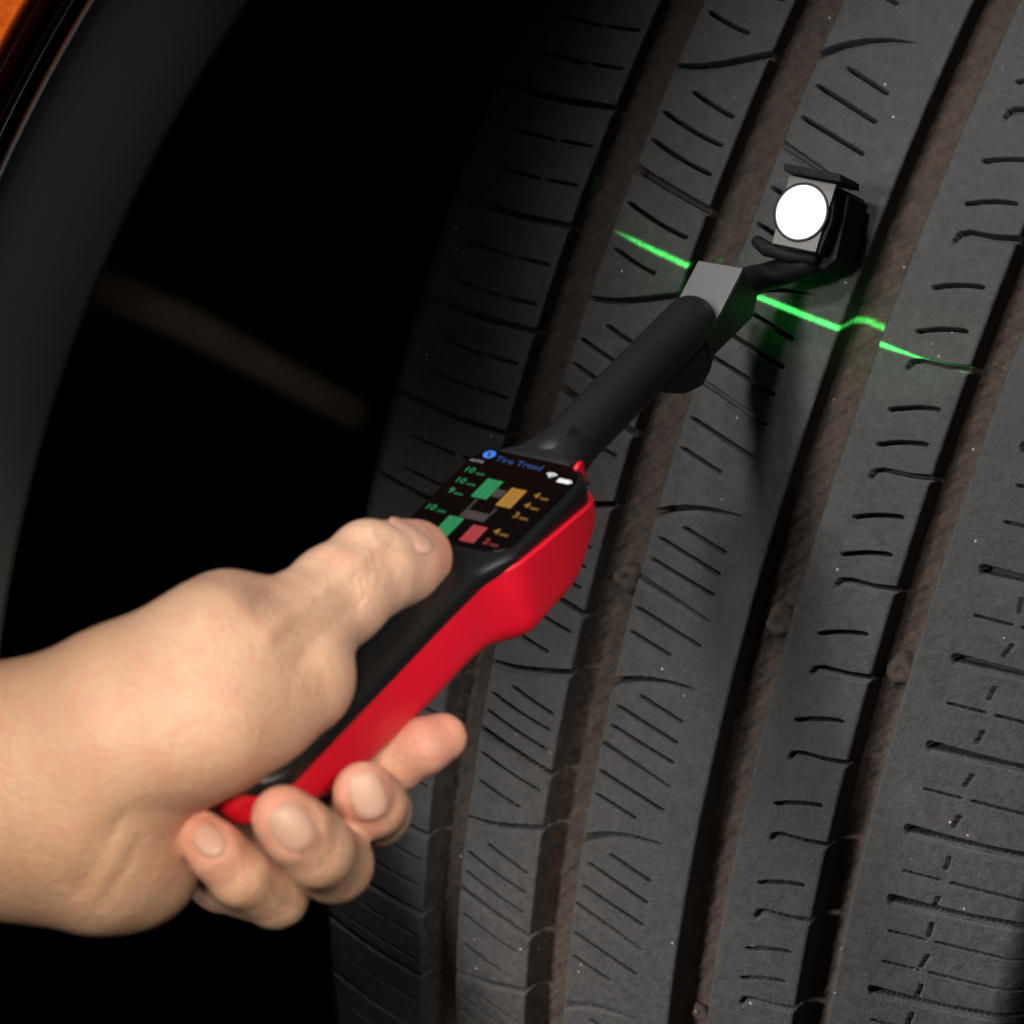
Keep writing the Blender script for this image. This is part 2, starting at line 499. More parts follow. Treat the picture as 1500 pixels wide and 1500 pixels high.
# wear-indicator nubs on the groove floors
def nub(lat, th, r, h):
    n, rings = 20, [(1.0, -0.6), (0.98, 0.35), (0.85, 0.85), (0.62, 1.0), (0.34, 0.98), (0.2, 0.84), (0.0, 0.80)]
    base = crown(lat) - DEPTH
    V = []
    for (k, z) in rings:
        for i in range(n):
            a = 2 * math.pi * i / n
            rr = r * k * (1 + 0.10 * math.sin(3 * a + lat * 900) + 0.06 * math.sin(5 * a + lat * 300))
            V.append(tyre_pt(lat + rr * math.cos(a), th + rr * math.sin(a) / R_TYRE, base + h * z))
    return mesh_np('wear_nub', np.array(V), grid_quads(len(rings), n, wrap_v=True))
for lat, th in ((-0.0222, 0.3015), (0.0228, 0.2904), (0.0570, 0.2931)):
    link('wear_nub', nub(lat, th, 0.0044, 0.0036), M_GROOVE, tyre, True)
for lat, th in ((-0.0222, 0.105), (0.0225, 0.62), (0.0570, 0.66)):
    link('wear_nub', nub(lat, th, 0.0030, 0.0016), M_GROOVE, tyre, True)

# ================================================================== THE CAR AROUND THE WHEEL
car = empty('car', at(60, 500, 0.86), 'dark car side with black arch trim and orange corner', 'car')

def arc_through(pts, n, ext):
    """circle fit to picture points, n points along it, ext radians past both ends"""
    pts = np.asarray(pts, float)
    A = np.c_[2 * pts, np.ones(len(pts))]
    s = np.linalg.lstsq(A, (pts ** 2).sum(1), rcond=None)[0]
    c = s[:2]; r = math.sqrt(s[2] + c @ c)
    an = np.unwrap(np.arctan2(pts[:, 1] - c[1], pts[:, 0] - c[0]))
    a0, a1 = an[0], an[-1]
    sg = math.copysign(1, a1 - a0)
    return c, r, np.linspace(a0 - sg * ext, a1 + sg * ext, n)

c_in, r_in, an = arc_through([(364, 0), (308, 93), (261, 168), (219, 252), (187, 317), (154, 397), (117, 476), (89, 560), (47, 695), (20, 850), (4, 925)], 90, 0.35)
c_out, r_out, _ = arc_through([(135, 0), (89, 75), (51, 145), (0, 247), (-70, 420), (-125, 600)], 90, 0.0)

def trim_sweep(name, section, mat, parent, an=an):
    """section: list of (offset px outward from the arch lip, depth m); swept along the wheel arch"""
    V = []
    for (o, d) in section:
        for t in an:
            px = c_in[0] + (r_in + o) * math.cos(t)
            # the band narrows a little towards the bottom
            py = c_in[1] + (r_in + o) * math.sin(t)
            V.append(at(px, py, d - 0.03))
    return link(name, mesh_np(name, np.array(V), grid_quads(len(section), len(an))), mat, parent, True)

trim_sweep('arch_trim', [(40, 0.950), (12, 0.91), (2, 0.880), (-1, 0.868), (0, 0.862), (3, 0.8595), (8, 0.859), (60, 0.8555), (120, 0.853), (170, 0.852), (186, 0.8525), (192, 0.854), (196, 0.858), (198, 0.864), (198, 0.885)], M_TRIM, car)
M_GLINT = plain('trim_edge_glint', (0.38, 0.37, 0.38), 0.35, 0.6)  # paler strip: highlight on the trim's outer edge put into the colour
trim_sweep('edge_glint', [(190, 0.8535), (191.5, 0.8512), (194, 0.8502), (197, 0.8512), (199, 0.8545), (200, 0.862)], M_GLINT, car)
trim_sweep('body_panel', [(198, 0.90), (204, 0.875), (208, 0.867), (213, 0.864), (222, 0.8635), (235, 0.866), (240, 0.88)], M_PAINT, car)

# corner piece of the car: dark red rim, orange face with added glow, with depth
def orange_material():
    m, nt, b = new_mat('orange_glow_face')
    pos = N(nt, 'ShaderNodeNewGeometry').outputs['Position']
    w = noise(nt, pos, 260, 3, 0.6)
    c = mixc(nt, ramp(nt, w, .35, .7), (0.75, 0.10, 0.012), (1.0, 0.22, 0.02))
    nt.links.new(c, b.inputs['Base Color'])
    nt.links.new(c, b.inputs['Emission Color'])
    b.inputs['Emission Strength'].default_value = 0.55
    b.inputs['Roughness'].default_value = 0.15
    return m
M_ORANGE = orange_material()
M_DARKRED = plain('dark_red_rim', (0.05, 0.002, 0.003), 0.12, 0.5)
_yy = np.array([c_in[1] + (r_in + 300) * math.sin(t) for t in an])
an_corner = an[_yy < 190]; an_skin = an[_yy > 150]
trim_sweep('corner_rim', [(241, 0.885), (243, 0.870), (247, 0.866), (262, 0.8645), (276, 0.8655), (279, 0.868), (280, 0.885)], M_DARKRED, car, an_corner)
trim_sweep('corner_face', [(281, 0.885), (283, 0.870), (288, 0.8665), (330, 0.862), (420, 0.860), (520, 0.866), (540, 0.90)], M_ORANGE, car, an_corner)
trim_sweep('door_skin', [(241, 0.889), (244, 0.874), (252, 0.870), (400, 0.868), (541, 0.876), (543, 0.92)], M_PAINT, car, an_skin)
# outer skin of the car beyond the orange corner, out of the frame
trim_sweep('door_skin', [(542, 0.90), (548, 0.872), (700, 0.850), (1100, 0.83), (1400, 0.86), (1500, .98)], M_PAINT, car)

# wheel arch liner: a dark shell behind the wheel
V = []
sec = [(-90, 0.93), (0, 1.0), (0, 1.25), (-250, 1.55), (-900, 1.75), (-1900, 1.85), (-2900, 1.8)]
an_l = np.linspace(an[0] - 0.5 * math.copysign(1, an[-1] - an[0]), an[-1] + 0.5 * math.copysign(1, an[-1] - an[0]), 60)
sec2 = [(30, 0.952), (45, 1.05), (60, 1.3), (60, 1.6), (20, 1.9)]
for (o, d) in sec2:
    for t in an_l:
        V.append(at(c_in[0] + (r_in + o) * math.cos(t), c_in[1] + (r_in + o) * math.sin(t), d))
link('wheel_arch_liner', mesh_np('wheel_arch_liner', np.array(V), grid_quads(len(sec2), len(an_l))), M_LINER, car, True)
# inner wing closing the arch
xs = np.linspace(-900, 2600, 40); ys = np.linspace(-1100, 2600, 40)
GX, GY = np.meshgrid(xs, ys, indexing='ij')
DD = 1.92 + 0.05 * np.sin(GX / 300) + 0.04 * np.sin(GY / 240 + 1)
V = np.array([at(x, y, d) for x, y, d in zip(GX.ravel(), GY.ravel(), DD.ravel())])
link('inner_wing', mesh_np('inner_wing', V, grid_quads(40, 40)), M_LINER, car, True)

def tube_mesh(name, pts, radii, n=20, closed_ends=True, squash=None):
    pts = np.asarray(pts, float)
    rings = []
    prev = None
    m = len(pts)
    for i in range(m):
        t = pts[min(i + 1, m - 1)] - pts[max(i - 1, 0)]
        t /= np.linalg.norm(t)
        if prev is None:
            h = np.array([0, 0, 1.0]) if abs(t[2]) < .9 else np.array([1.0, 0, 0])
            e1 = np.cross(t, h)
        else:
            e1 = prev - t * (prev @ t)
        e1 /= np.linalg.norm(e1); prev = e1
        e2 = np.cross(t, e1)
        a = np.linspace(0, 2 * math.pi, n, endpoint=False)[:, None]
        rings.append(pts[i] + radii[i] * (np.cos(a) * e1 + np.sin(a) * e2))
    V = np.concatenate(rings)
    Q = grid_quads(m, n, wrap_v=True)
    return mesh_np(name, V, Q)

def capped(pts, radii, k=5):
    """add hemispherical ends to a tube path"""
    pts = [np.asarray(p, float) for p in pts]; radii = list(radii)
    t0 = pts[0] - pts[1]; t0 /= np.linalg.norm(t0); t1 = pts[-1] - pts[-2]; t1 /= np.linalg.norm(t1)
    a = np.linspace(0, math.pi / 2, k + 1)[1:]
    pre = [(pts[0] + t0 * radii[0] * math.sin(x), max(radii[0] * math.cos(x), 1e-5)) for x in a][::-1]
    post = [(pts[-1] + t1 * radii[-1] * math.sin(x), max(radii[-1] * math.cos(x), 1e-5)) for x in a]
    return [p for p, _ in pre] + pts + [p for p, _ in post], [r for _, r in pre] + radii + [r for _, r in post]

p_, r_ = capped([at(60, 395, 1.75), at(160, 425, 1.75), at(260, 468, 1.75), at(360, 520, 1.76), at(450, 570, 1.77), at(515, 604, 1.78)], [.0120, .0125, .0122, .0110, .0105, .0105], 3)
o_ = link('suspension_arm', tube_mesh('suspension_arm', p_, r_), M_ARM, car, True)
o_['label'] = 'dim brown steel arm in the dark of the wheel arch'
p_, r_ = capped([at(395, 235, 1.62), at(450, 290, 1.62), at(500, 345, 1.63), at(560, 400, 1.64)], [.006, .012, .012, .006], 3)
o_ = link('suspension_arm', tube_mesh('suspension_arm', p_, r_), M_LINER, car, True)

# ================================================================== THE SCANNER
_l = np.array([0.51892902, 0.54149115, -0.66143783])     # its long axis, towards the probe (camera axes)
_w = np.array([0.84194208, -0.18997668, 0.50501722])     # across the screen, left to right
_n = np.cross(_w, _l)                                     # out of the screen
LW, WW, NW = ROT @ _l, ROT @ _w, ROT @ _n
ORG = at(868, 692, 0.70)                                  # front right corner of the screen end
def dl(x, y, z):
    """scanner millimetres -> world"""
    x = np.asarray(x, float)[..., None]; y = np.asarray(y, float)[..., None]; z = np.asarray(z, float)[..., None]
    return ORG + (x * WW + y * LW + z * NW) / 1000.0

scanner = empty('tread_scanner', dl(-16, -75, -12), 'red and black handheld tyre tread scanner with lit colour screen', 'scanner')

def rrect(x0, x1, zt, zb, rt, rb, k=7):
    """rounded section, anticlockwise seen from the probe end"""
    pts = []
    rt = min(rt, (zt - zb) / 2.01, (x1 - x0) / 2.01); rb = min(rb, (zt - zb) / 2.01, (x1 - x0) / 2.01)
    for (cx, cz, r, a0) in ((x1 - rt, zt - rt, rt, 0), (x0 + rt, zt - rt, rt, 90), (x0 + rb, zb + rb, rb, 180), (x1 - rb, zb + rb, rb, 270)):
        for i in range(k):
            a = math.radians(a0 + 90 * i / (k - 1))
            pts.append((cx + r * math.cos(a), cz + r * math.sin(a)))
    return pts

def loft(name, stations, mat, parent):
    """stations: (y, x0, x1, zt, zb, rt, rb)"""
    V = []
    for (y, x0, x1, zt, zb, rt, rb) in stations:
        for (x, z) in rrect(x0, x1, zt, zb, rt, rb):
            V.append((x, y, z))
    V = np.array(V)
    n = 28
    m = len(stations)
    Q = grid_quads(m, n, wrap_v=True)
    W = dl(V[:, 0], V[:, 1], V[:, 2])
    me = bpy.data.meshes.new(name)
    faces = [tuple(q) for q in Q] + [tuple(range(n))[::-1], tuple(range((m - 1) * n, m * n))]
    me.from_pydata([tuple(v) for v in W], [], faces)
    bm = bmesh.new(); bm.from_mesh(me); bmesh.ops.recalc_face_normals(bm, faces=bm.faces); bm.to_mesh(me); bm.free()
    o = link(name, me, mat, parent, True)
    return o

def interp(y, tab):
    t = sorted(tab)
    return float(np.interp(y, [a for a, _ in t], [b for _, b in t]))

def smooth_tab(tab, ys, s=1.6):
    raw = np.array([interp(y, tab) for y in ys])
    out = np.zeros_like(raw)
    for i, y in enumerate(ys):
        w = np.exp(-((np.array(ys) - y) / s) ** 2)
        out[i] = (raw * w).sum() / w.sum()
    return out

YS = list(np.concatenate([np.linspace(2.0, -8, 22), np.linspace(-8.6, -60, 62), np.linspace(-62, -109, 30), np.linspace(-110, -122, 24)]))
X1T = [(2, 0), (-34, 0), (-42, -4.2), (-120, -4.4), (-150, -6)]
X0T = [(2, -32), (-34, -32), (-42, -27.8), (-120, -27.6), (-150, -26)]
RIM = [(3, 7.2), (0, 7.0), (-20, 4.6), (-34, 2.8), (-42, 4.6), (-60, 4.2), (-150, 4.0)]
BOT = [(3, 7.8), (1, 9.5), (-4, 16.0), (-9, 21.5), (-14, 24.3), (-32, 24.5), (-40, 23.4), (-49, 22.2), (-64, 22.2), (-95, 20.6), (-104, 17.5), (-115, 14.0), (-122, 12.0)]
X1 = smooth_tab(X1T, YS); X0 = smooth_tab(X0T, YS); RM = smooth_tab(RIM, YS, 2.2); BT = smooth_tab(BOT, YS, 2.0)
def endround(y, r0=7.5, r1=9.0):
    ins = 0.0
    s = 2.0 - y
    if s < r0:
        ins = r0 - math.sqrt(max(r0 * r0 - (r0 - s) ** 2, 0))
    s = y + 122.0
    if s < r1:
        ins = max(ins, r1 - math.sqrt(max(r1 * r1 - (r1 - s) ** 2, 0)))
    return ins
st_red, st_blk = [], []
for i, y in enumerate(YS):
    e = endround(y)
    bulge = 1.5 * float(smoothstep(-40, -30, y))
    st_red.append((y, X0[i] + e + .25 - bulge, X1[i] - e - .25 + bulge, -RM[i] + 0.6, -max(BT[i], RM[i] + .9), 0.5, 6.5))
    st_blk.append((y, X0[i] + e, X1[i] - e, 0.0, -RM[i], 2.6, 0.5))
o_ = loft('red_housing', st_red, M_RED, scanner); o_['label'] = 'bright red lower shell of the scanner'
o_ = loft('black_top_cover', st_blk, M_BLACK, scanner)
loft('red_corner_lug', [(-0.6, -4.9, -3.8, 0.6, -5, .4, .3), (1.5, -5.0, -3.7, 1.0, -6, .5, .3), (2.6, -4.9, -3.8, 0.5, -6, .4, .3)], M_RED, scanner)

# screen glass: a rounded slab set into the cover
def slab(name, outline, z0, z1, mat, parent, bev=0.0):
    n = len(outline)
    c = np.mean(outline, 0)
    V = []
    rings = [(1.0, z0), (1.0, z1 - bev), (1.0 - bev / 10, z1)] if bev else [(1.0, z0), (1.0, z1)]
    for (k, z) in rings:
        for (x, y) in outline:
            V.append((c[0] + (x - c[0]) * k, c[1] + (y - c[1]) * k, z))
    V = np.array(V); W = dl(V[:, 0], V[:, 1], V[:, 2])
    faces = [tuple(int(i) for i in q) for q in grid_quads(len(rings), n, wrap_v=True)] + [tuple(range((len(rings) - 1) * n, len(rings) * n))]
    me = bpy.data.meshes.new(name)
    me.from_pydata([tuple(v) for v in W], [], faces)
    bm = bmesh.new(); bm.from_mesh(me); bmesh.ops.recalc_face_normals(bm, faces=bm.faces); bm.to_mesh(me); bm.free()
    return link(name, me, mat, parent)

def round_outline(x0, x1, y0, y1, r, k=8):
    pts = []
    for (cx, cy, a0) in ((x1 - r, y1 - r, 0), (x0 + r, y1 - r, 90), (x0 + r, y0 + r, 180), (x1 - r, y0 + r, 270)):
        for i in range(k):
            a = math.radians(a0 + 90 * i / (k - 1))
            pts.append((cx + r * math.cos(a), cy + r * math.sin(a)))
    return pts
screen = slab('screen', round_outline(-30.6, -1.6, -35.5, 0.4, 6.2), -0.4, 0.30, M_GLASS, scanner, 0.12)
screen['label'] = 'black touch screen showing tread depths of four tyres'
slab('thumb_button', round_outline(-23.0, -11.5, -53, -42.5, 3.0), -0.2, 0.4, M_RED, scanner, 0.2)

# --- what the screen shows: thin lit marks lying on the glass
G_GREEN = glow('screen_green', (0.015, 0.30, 0.10), 0.8)
G_ORANGE = glow('screen_orange', (0.50, 0.23, 0.025), 0.8)
G_RED = glow('screen_red', (0.50, 0.045, 0.055), 0.8)
G_BLUE = glow('screen_blue', (0.03, 0.22, 0.85), 1.0)
G_DBLUE = glow('screen_dark_blue', (0.015, 0.065, 0.22), 1.0)
G_WHITE = glow('screen_white', (0.9, 0.9, 0.9), 1.0)
G_GREYS = glow('screen_grey', (0.045, 0.035, 0.035), 1.0)
ZS = 0.33
def mark(name, outline, mat, z=ZS):
    return slab(name, outline, z - 0.02, z + 0.02, mat, screen)
def rect(x, y, w, h):
    return [(x - w / 2, y - h / 2), (x + w / 2, y - h / 2), (x + w / 2, y + h / 2), (x - w / 2, y + h / 2)]
def disc(x, y, r, k=20):
    return [(x + r * math.cos(2 * math.pi * i / k), y + r * math.sin(2 * math.pi * i / k)) for i in range(k)]
def text(s, x, y, size, mat, name='screen_text', align='LEFT'):
    cu = bpy.data.curves.new(name, 'FONT')
    cu.body = s; cu.size = size; cu.align_x = align; cu.align_y = 'CENTER'
    cu.extrude = 0.02; cu.resolution_u = 3; cu.offset = 0.0
    ob = bpy.data.objects.new(name, cu)
    COL.objects.link(ob)
    bpy.context.view_layer.update()
    me = bpy.data.meshes.new_from_object(ob.evaluated_get(bpy.context.evaluated_depsgraph_get()))
    bpy.data.objects.remove(ob)
    co = np.empty(len(me.vertices) * 3, np.float32); me.vertices.foreach_get('co', co); co = co.reshape(-1, 3)
    W = dl(co[:, 0] + x, co[:, 1] + y, co[:, 2] + ZS)
    me.vertices.foreach_set('co', W.astype(np.float32).ravel()); me.update()
    me.materials.clear()
    return link(name, me, mat, screen)
mark('app_icon', disc(-26.7, -1.9, 1.55), G_BLUE)
mark('app_icon_sign', [(-27.4, -1.3), (-26.6, -2.9), (-26.1, -2.5), (-26.7, -1.1)], G_GREYS, ZS + 0.05)
text('Tire Tread', -24.3, -2.9, 2.9, G_DBLUE)
text('AUTO', -29.9, -5.2, 1.3, G_GREYS if False else glow('screen_dim_white', (0.32, 0.32, 0.32), 1.0))
# signal fan and battery
for r0, r1 in ((0.0, 0.55), (0.85, 1.25), (1.55, 2.0)):
    a = [math.radians(45 + 90 * i / 8) for i in range(9)]
    ol = [(-8.3 + r1 * math.cos(t), -5.6 + r1 * math.sin(t)) for t in a] + [(-8.3 + r0 * math.cos(t), -5.6 + r0 * math.sin(t)) for t in a[::-1]]
    if r0 == 0:
        ol = ol[:10]
    mark('signal_icon', ol, G_WHITE)
mark('battery_icon', rect(-4.2, -5.7, 3.2, 1.5), G_WHITE)
mark('battery_icon', rect(-2.3, -5.7, 0.35, 0.7), G_WHITE)
# the four tyres, each a tile of tread strips
def tile(x, y, w, h, mat):
    for i in range(6):
        for j in range(3):
            mark('tyre_tile', rect(x - w / 2 + w * (j + .5) / 3, y - h / 2 + h * (i + .5) / 6, w / 3 - .12, h / 6 - .10), mat)
tile(-19.6, -14.3, 4.3, 7.6, G_GREEN)
tile(-12.3, -15.6, 4.1, 7.4, G_ORANGE)
tile(-20.2, -30.0, 4.0, 7.6, G_GREEN)
tile(-13.0, -30.7, 3.9, 6.3, G_RED)
mark('axle_icon', rect(-16.0, -15.0, 2.6, 3.0), G_GREYS)
mark('axle_icon', rect(-16.6, -24.4, 6.6, 3.0), G_GREYS)
mark('axle_icon', rect(-19.6, -20.6, 0.5, 4.2), G_GREYS)
mark('axle_icon', rect(-13.3, -21.6, 0.5, 2.6), G_GREYS)
for (s, x, y, m_) in (('10', -29.2, -9.0, G_GREEN), ('10', -28.9, -13.4, G_GREEN), ('9', -28.0, -17.6, G_GREEN), ('10', -29.7, -24.9, G_GREEN),
                     ('4', -7.9, -12.8, G_ORANGE), ('4', -8.0, -16.9, G_ORANGE), ('3', -8.3, -21.1, G_ORANGE), ('4', -9.2, -28.1, G_ORANGE), ('2', -9.3, -32.2, G_RED)):
    text(s, x, y, 2.9, m_)
    text('mm', x + (3.6 if len(s) == 2 else 1.9), y - 0.55, 1.5, m_)

# --- neck, probe tube, end block
loft('neck', [(-1.5, -29, -3, 0.2, -9, 3, 3), (2.0, -27.5, -4.5, 0.2, -11, 4, 4), (5.0, -25, -7, 0.3, -12, 5, 5), (9.0, -23.6, -8.4, 0.8, -12.0, 6, 6), (14.0, -23.0, -9.0, 1.2, -12.2, 6.4, 6.4)], M_TUBE, scanner)
tp = [dl(-16, y, -5.3 - 0.9 * (y - 8) / 70) for y in np.linspace(8, 73.5, 14)]
p_, r_ = capped(tp, [0.0067] * 14, 8)
link('probe_tube', tube_mesh('probe_tube', p_, r_, 32), M_TUBE, scanner, True)

def prism(name, poly, x0, x1, mat, parent, bevel=0.0006, fr=dl):
    """polygon in (y, z) given a thickness from x0 to x1, edges bevelled"""
    n = len(poly)
    V = np.array([(x0, y, z) for y, z in poly] + [(x1, y, z) for y, z in poly], float)
    W = fr(V[:, 0], V[:, 1], V[:, 2])
    me = bpy.data.meshes.new(name)
    me.from_pydata([tuple(v) for v in W], [], [tuple(range(n)), tuple(range(n, 2 * n))[::-1]] + [(i, (i + 1) % n, n + (i + 1) % n, n + i) for i in range(n)])
    bm = bmesh.new(); bm.from_mesh(me)
    bmesh.ops.recalc_face_normals(bm, faces=bm.faces)
    if bevel:
        bmesh.ops.bevel(bm, geom=bm.edges[:], offset=bevel, segments=2, affect='EDGES', profile=0.6)
    bm.to_mesh(me); bm.free()
    return link(name, me, mat, parent)

o_ = prism('end_block', [(70, -6.4), (77.5, -5.8), (91.2, -0.3), (97, -10), (93, -15), (74, -14.2), (70, -14)], -22.6, -9.6, M_TUBE, scanner)
o_ = prism('sloped_cap', [(70.5, -6.4), (78.2, -4.9), (91.3, 0.35), (91.8, -0.5), (78.4, -5.9), (71, -7.2)], -22.5, -9.8, M_GREY, scanner, 0.0002)
o_['label'] = 'light grey sloped cap over the tube end'
o_ = prism('laser_module', [(48, -9.0), (72, -9.5), (74, -14), (70.5, -17.5), (66, -19), (58, -16.5), (50, -11.4)], -21.0, -9.9, M_TUBE, scanner)
o_['label'] = 'black module under the tube that casts the green laser line'

# --- probe head with its round white lamp
_m = np.array([0, 0, 1.0]) - _w * _w[2]; _m /= np.linalg.norm(_m)
_k = np.cross(_m, _w)
MW, KW = ROT @ _m, ROT @ _k
HEAD = at(1174, 311, 0.772)
def hd(x, y, z):
    """head millimetres: x across, y up the plate, z out of the plate"""
    x = np.asarray(x, float)[..., None]; y = np.asarray(y, float)[..., None]; z = np.asarray(z, float)[..., None]
    return HEAD + (x * WW + y * KW + z * MW) / 1000.0

def hprism(name, poly, z0, z1, mat, parent, bevel=0.0004):
    f = lambda t, x, y: hd(x, y, t)
    return prism(name, poly, z0, z1, mat, parent, bevel, f)

head = hprism('probe_head', [(-6.0, 8.4), (7.4, 8.2), (8.4, -1.0), (7.0, -9.6), (-5.0, -9.8), (-6.6, -4)], -19.0, -1.0, M_HEAD, scanner, 0.0008)
head['label'] = 'black box at the probe tip resting on the tread'
hprism('face_plate', [(-5.6, 8.9), (7.7, 8.3), (6.2, -9.3), (-6.2, -8.9)], -1.1, 0.0, M_PLATE, head, 0.0002)
hprism('top_flap', [(-6.4, 11.2), (9.6, 10.6), (10.2, 8.6), (-6.0, 9.2)], -9.0, 3.0, M_HEAD, head, 0.0004)
hprism('side_body', [(7.2, 7.6), (9.2, 6.8), (9.4, -9.5), (6.6, -12.5), (2.5, -12.5), (5.4, -9.8)], -18.0, -6.0, M_HEAD, head, 0.0005)
def ring_disc(name, r0, r1, z0, z1, mat, parent, n=48):
    V = []
    for (r, z) in ((r1, z0), (r1, z1), (max(r0, 1e-4), z1), (max(r0, 1e-4), z0)):
        for i in range(n):
            a = 2 * math.pi * i / n
            V.append((r * math.cos(a), r * math.sin(a), z))
    V = np.array(V); W = hd(V[:, 0], V[:, 1], V[:, 2])
    return link(name, mesh_np(name, W, grid_quads(4, n, wrap_u=(r0 > 0), wrap_v=True)), mat, parent)
ring_disc('lens_ring', 6.95, 7.55, -0.3, 0.35, M_TUBE, head)
o_ = ring_disc('round_lamp', 0.0, 6.95, -0.3, 0.18, glow('white_lamp', (1.0, 1.0, 1.0), 1.15), head)
o_['label'] = 'glowing white round lamp on the probe head'
# bracket joining the end block to the head
bp_ = [dl(-14.5, 90, -7), dl(-13, 99, -8.5), dl(-11.5, 107, -11), hd(1.5, -12.0, -6.0), hd(4, -8, -9)]
p_, r_ = capped(bp_, [.0040, .0040, .0036, .0034, .0034], 4)
link('bracket', tube_mesh('bracket', p_, r_, 16), M_HEAD, scanner, True)
p_, r_ = capped([hd(-11.5, -8.8, -2.5), hd(-8.5, -10.2, -2.0), hd(-2.0, -11.0, -2.5), hd(4.0, -10.6, -4)], [.0016, .0020, .0017, .0015], 4)
link('hinge_arm', tube_mesh('hinge_arm', p_, r_, 14), M_HEAD, scanner, True)

# --- green laser fan thrown by the module across the tread (a real lamp with a slit)
LS = tyre_pt(np.array(0.0195), np.array(0.139), np.array(R_TYRE + 0.038))
LA_ = tyre_pt(np.array(-0.0563), np.array(0.0674), np.array(crown(0.0563)))
LB_ = tyre_pt(np.array(0.0278), np.array(0.0830), np.array(crown(0.0278)))
LT = LA_ * 0.099 + LB_ * 0.901
def laser():
    d = bpy.data.lights.new('laser_lamp', 'SPOT')
    d.energy = 2.3
    d.spot_size = math.radians(150); d.spot_blend = 0.05
    d.shadow_soft_size = 0.0003
    d.use_nodes = True
    nt = d.node_tree
    em = nt.nodes['Emission']
    em.inputs['Color'].default_value = (0.07, 1.0, 0.15, 1)
    tc = nt.nodes.new('ShaderNodeTexCoord')
    sep = nt.nodes.new('ShaderNodeSeparateXYZ')
    nt.links.new(tc.outputs['Normal'], sep.inputs[0])
    def mth(op, a, b=None):
        n = nt.nodes.new('ShaderNodeMath'); n.operation = op
        for i, v in enumerate((a, b)):
            if v is None:
                continue
            if hasattr(v, 'links'):
                nt.links.new(v, n.inputs[i])
            else:
                n.inputs[i].default_value = v
        return n.outputs[0]
    z = mth('ABSOLUTE', sep.outputs[2])
    yz = mth('DIVIDE', sep.outputs[1], z)
    xz = mth('DIVIDE', sep.outputs[0], z)
    # the fan is thickest in the middle and thins out towards both ends
    def bump(c, w, p):
        t = mth('ABSOLUTE', mth('DIVIDE', mth('SUBTRACT', xz, c), w))
        return mth('POWER', math.e, mth('MULTIPLY', mth('POWER', t, p), -1.0))
    slit = mth('ADD', mth('MULTIPLY', bump(-0.58, 0.93, 8.0), 0.0108), 0.0022)
    g = mth('POWER', math.e, mth('MULTIPLY', mth('POWER', mth('ABSOLUTE', mth('DIVIDE', yz, slit)), 3.0), -1.0))
    halo = mth('MULTIPLY', mth('POWER', math.e, mth('MULTIPLY', mth('POWER', mth('ABSOLUTE', mth('DIVIDE', yz, 0.22)), 2.0), -1.0)), 0.010)
    # dark notch put into the fan, standing in for the bracket's shadow
    gap = mth('SUBTRACT', 1.0, bump(-0.93, 0.15, 8.0))
    sp = nt.nodes.new('ShaderNodeTexNoise'); sp.inputs['Scale'].default_value = 260.0; sp.inputs['Detail'].default_value = 3.0
    nt.links.new(tc.outputs['Normal'], sp.inputs['Vector'])
    g = mth('MULTIPLY', g, mth('ADD', mth('MULTIPLY', sp.outputs[0], 1.1), 0.5))
    tot = mth('MULTIPLY', mth('MULTIPLY', mth('ADD', g, halo), bump(-0.395, 1.065, 28.0)), gap)
    # keep the line even: a slit lens throws more light to its ends
    boost = mth('POWER', mth('ADD', mth('MULTIPLY', xz, xz), 1.0), 1.4)
    nt.links.new(mth('MULTIPLY', tot, boost), em.inputs['Strength'])
    o = bpy.data.objects.new('laser_lamp', d)
    COL.objects.link(o)
    zax = Vector(LS - LT).normalized()
    xax = Vector(LB_ - LA_); xax = (xax - zax * xax.dot(zax)).normalized()
    yax = zax.cross(xax)
    o.matrix_world = Matrix([[xax[i], yax[i], zax[i], LS[i]] for i in range(3)] + [[0, 0, 0, 1]])
laser()

# ================================================================== THE HAND
def skin_material():
    m, nt, b = new_mat('skin')
    pos = N(nt, 'ShaderNodeNewGeometry').outputs['Position']
    n1 = ramp(nt, noise(nt, pos, 45, 4), 0.35, 0.68)
    n2 = ramp(nt, noise(nt, pos, 260, 4, .65), 0.35, 0.7)
    c = mixc(nt, n1, (0.58, 0.36, 0.245), (0.64, 0.425, 0.295))
    c = mixc(nt, n2, c, (0.60, 0.345, 0.245))
    blot = ramp(nt, noise(nt, pos, 95, 3), 0.52, 0.72)
    c = mixc(nt, mixc(nt, 0.65, blot, (0.0, 0.0, 0.0)), c, (0.58, 0.25, 0.17))
    at_ = nt.nodes.new('ShaderNodeAttribute'); at_.attribute_name = 'flush'
    c = mixc(nt, at_.outputs['Fac'], c, (0.60, 0.20, 0.15))
    nt.links.new(c, b.inputs['Base Color'])
    b.inputs['Roughness'].default_value = 0.5
    b.inputs['Specular IOR Level'].default_value = 0.4
    b.inputs['Subsurface Weight'].default_value = 0.35
    b.inputs['Subsurface Radius'].default_value = (0.0035, 0.0014, 0.0008)
    b.inputs['Subsurface Scale'].default_value = 1.0
    bp = N(nt, 'ShaderNodeBump', Strength=0.38, Distance=0.0006)
    vor = N(nt, 'ShaderNodeTexVoronoi', Scale=900.0); nt.links.new(pos, vor.inputs['Vector'])
    nt.links.new(vor.outputs['Distance'], bp.inputs['Height'])
    bp2 = N(nt, 'ShaderNodeBump', Strength=0.14, Distance=0.0012)
    nt.links.new(noise(nt, pos, 120, 4), bp2.inputs['Height'])
    nt.links.new(bp2.outputs[0], bp.inputs['Normal'])
    nt.links.new(bp.outputs[0], b.inputs['Normal'])
    return m
M_SKIN = skin_material()
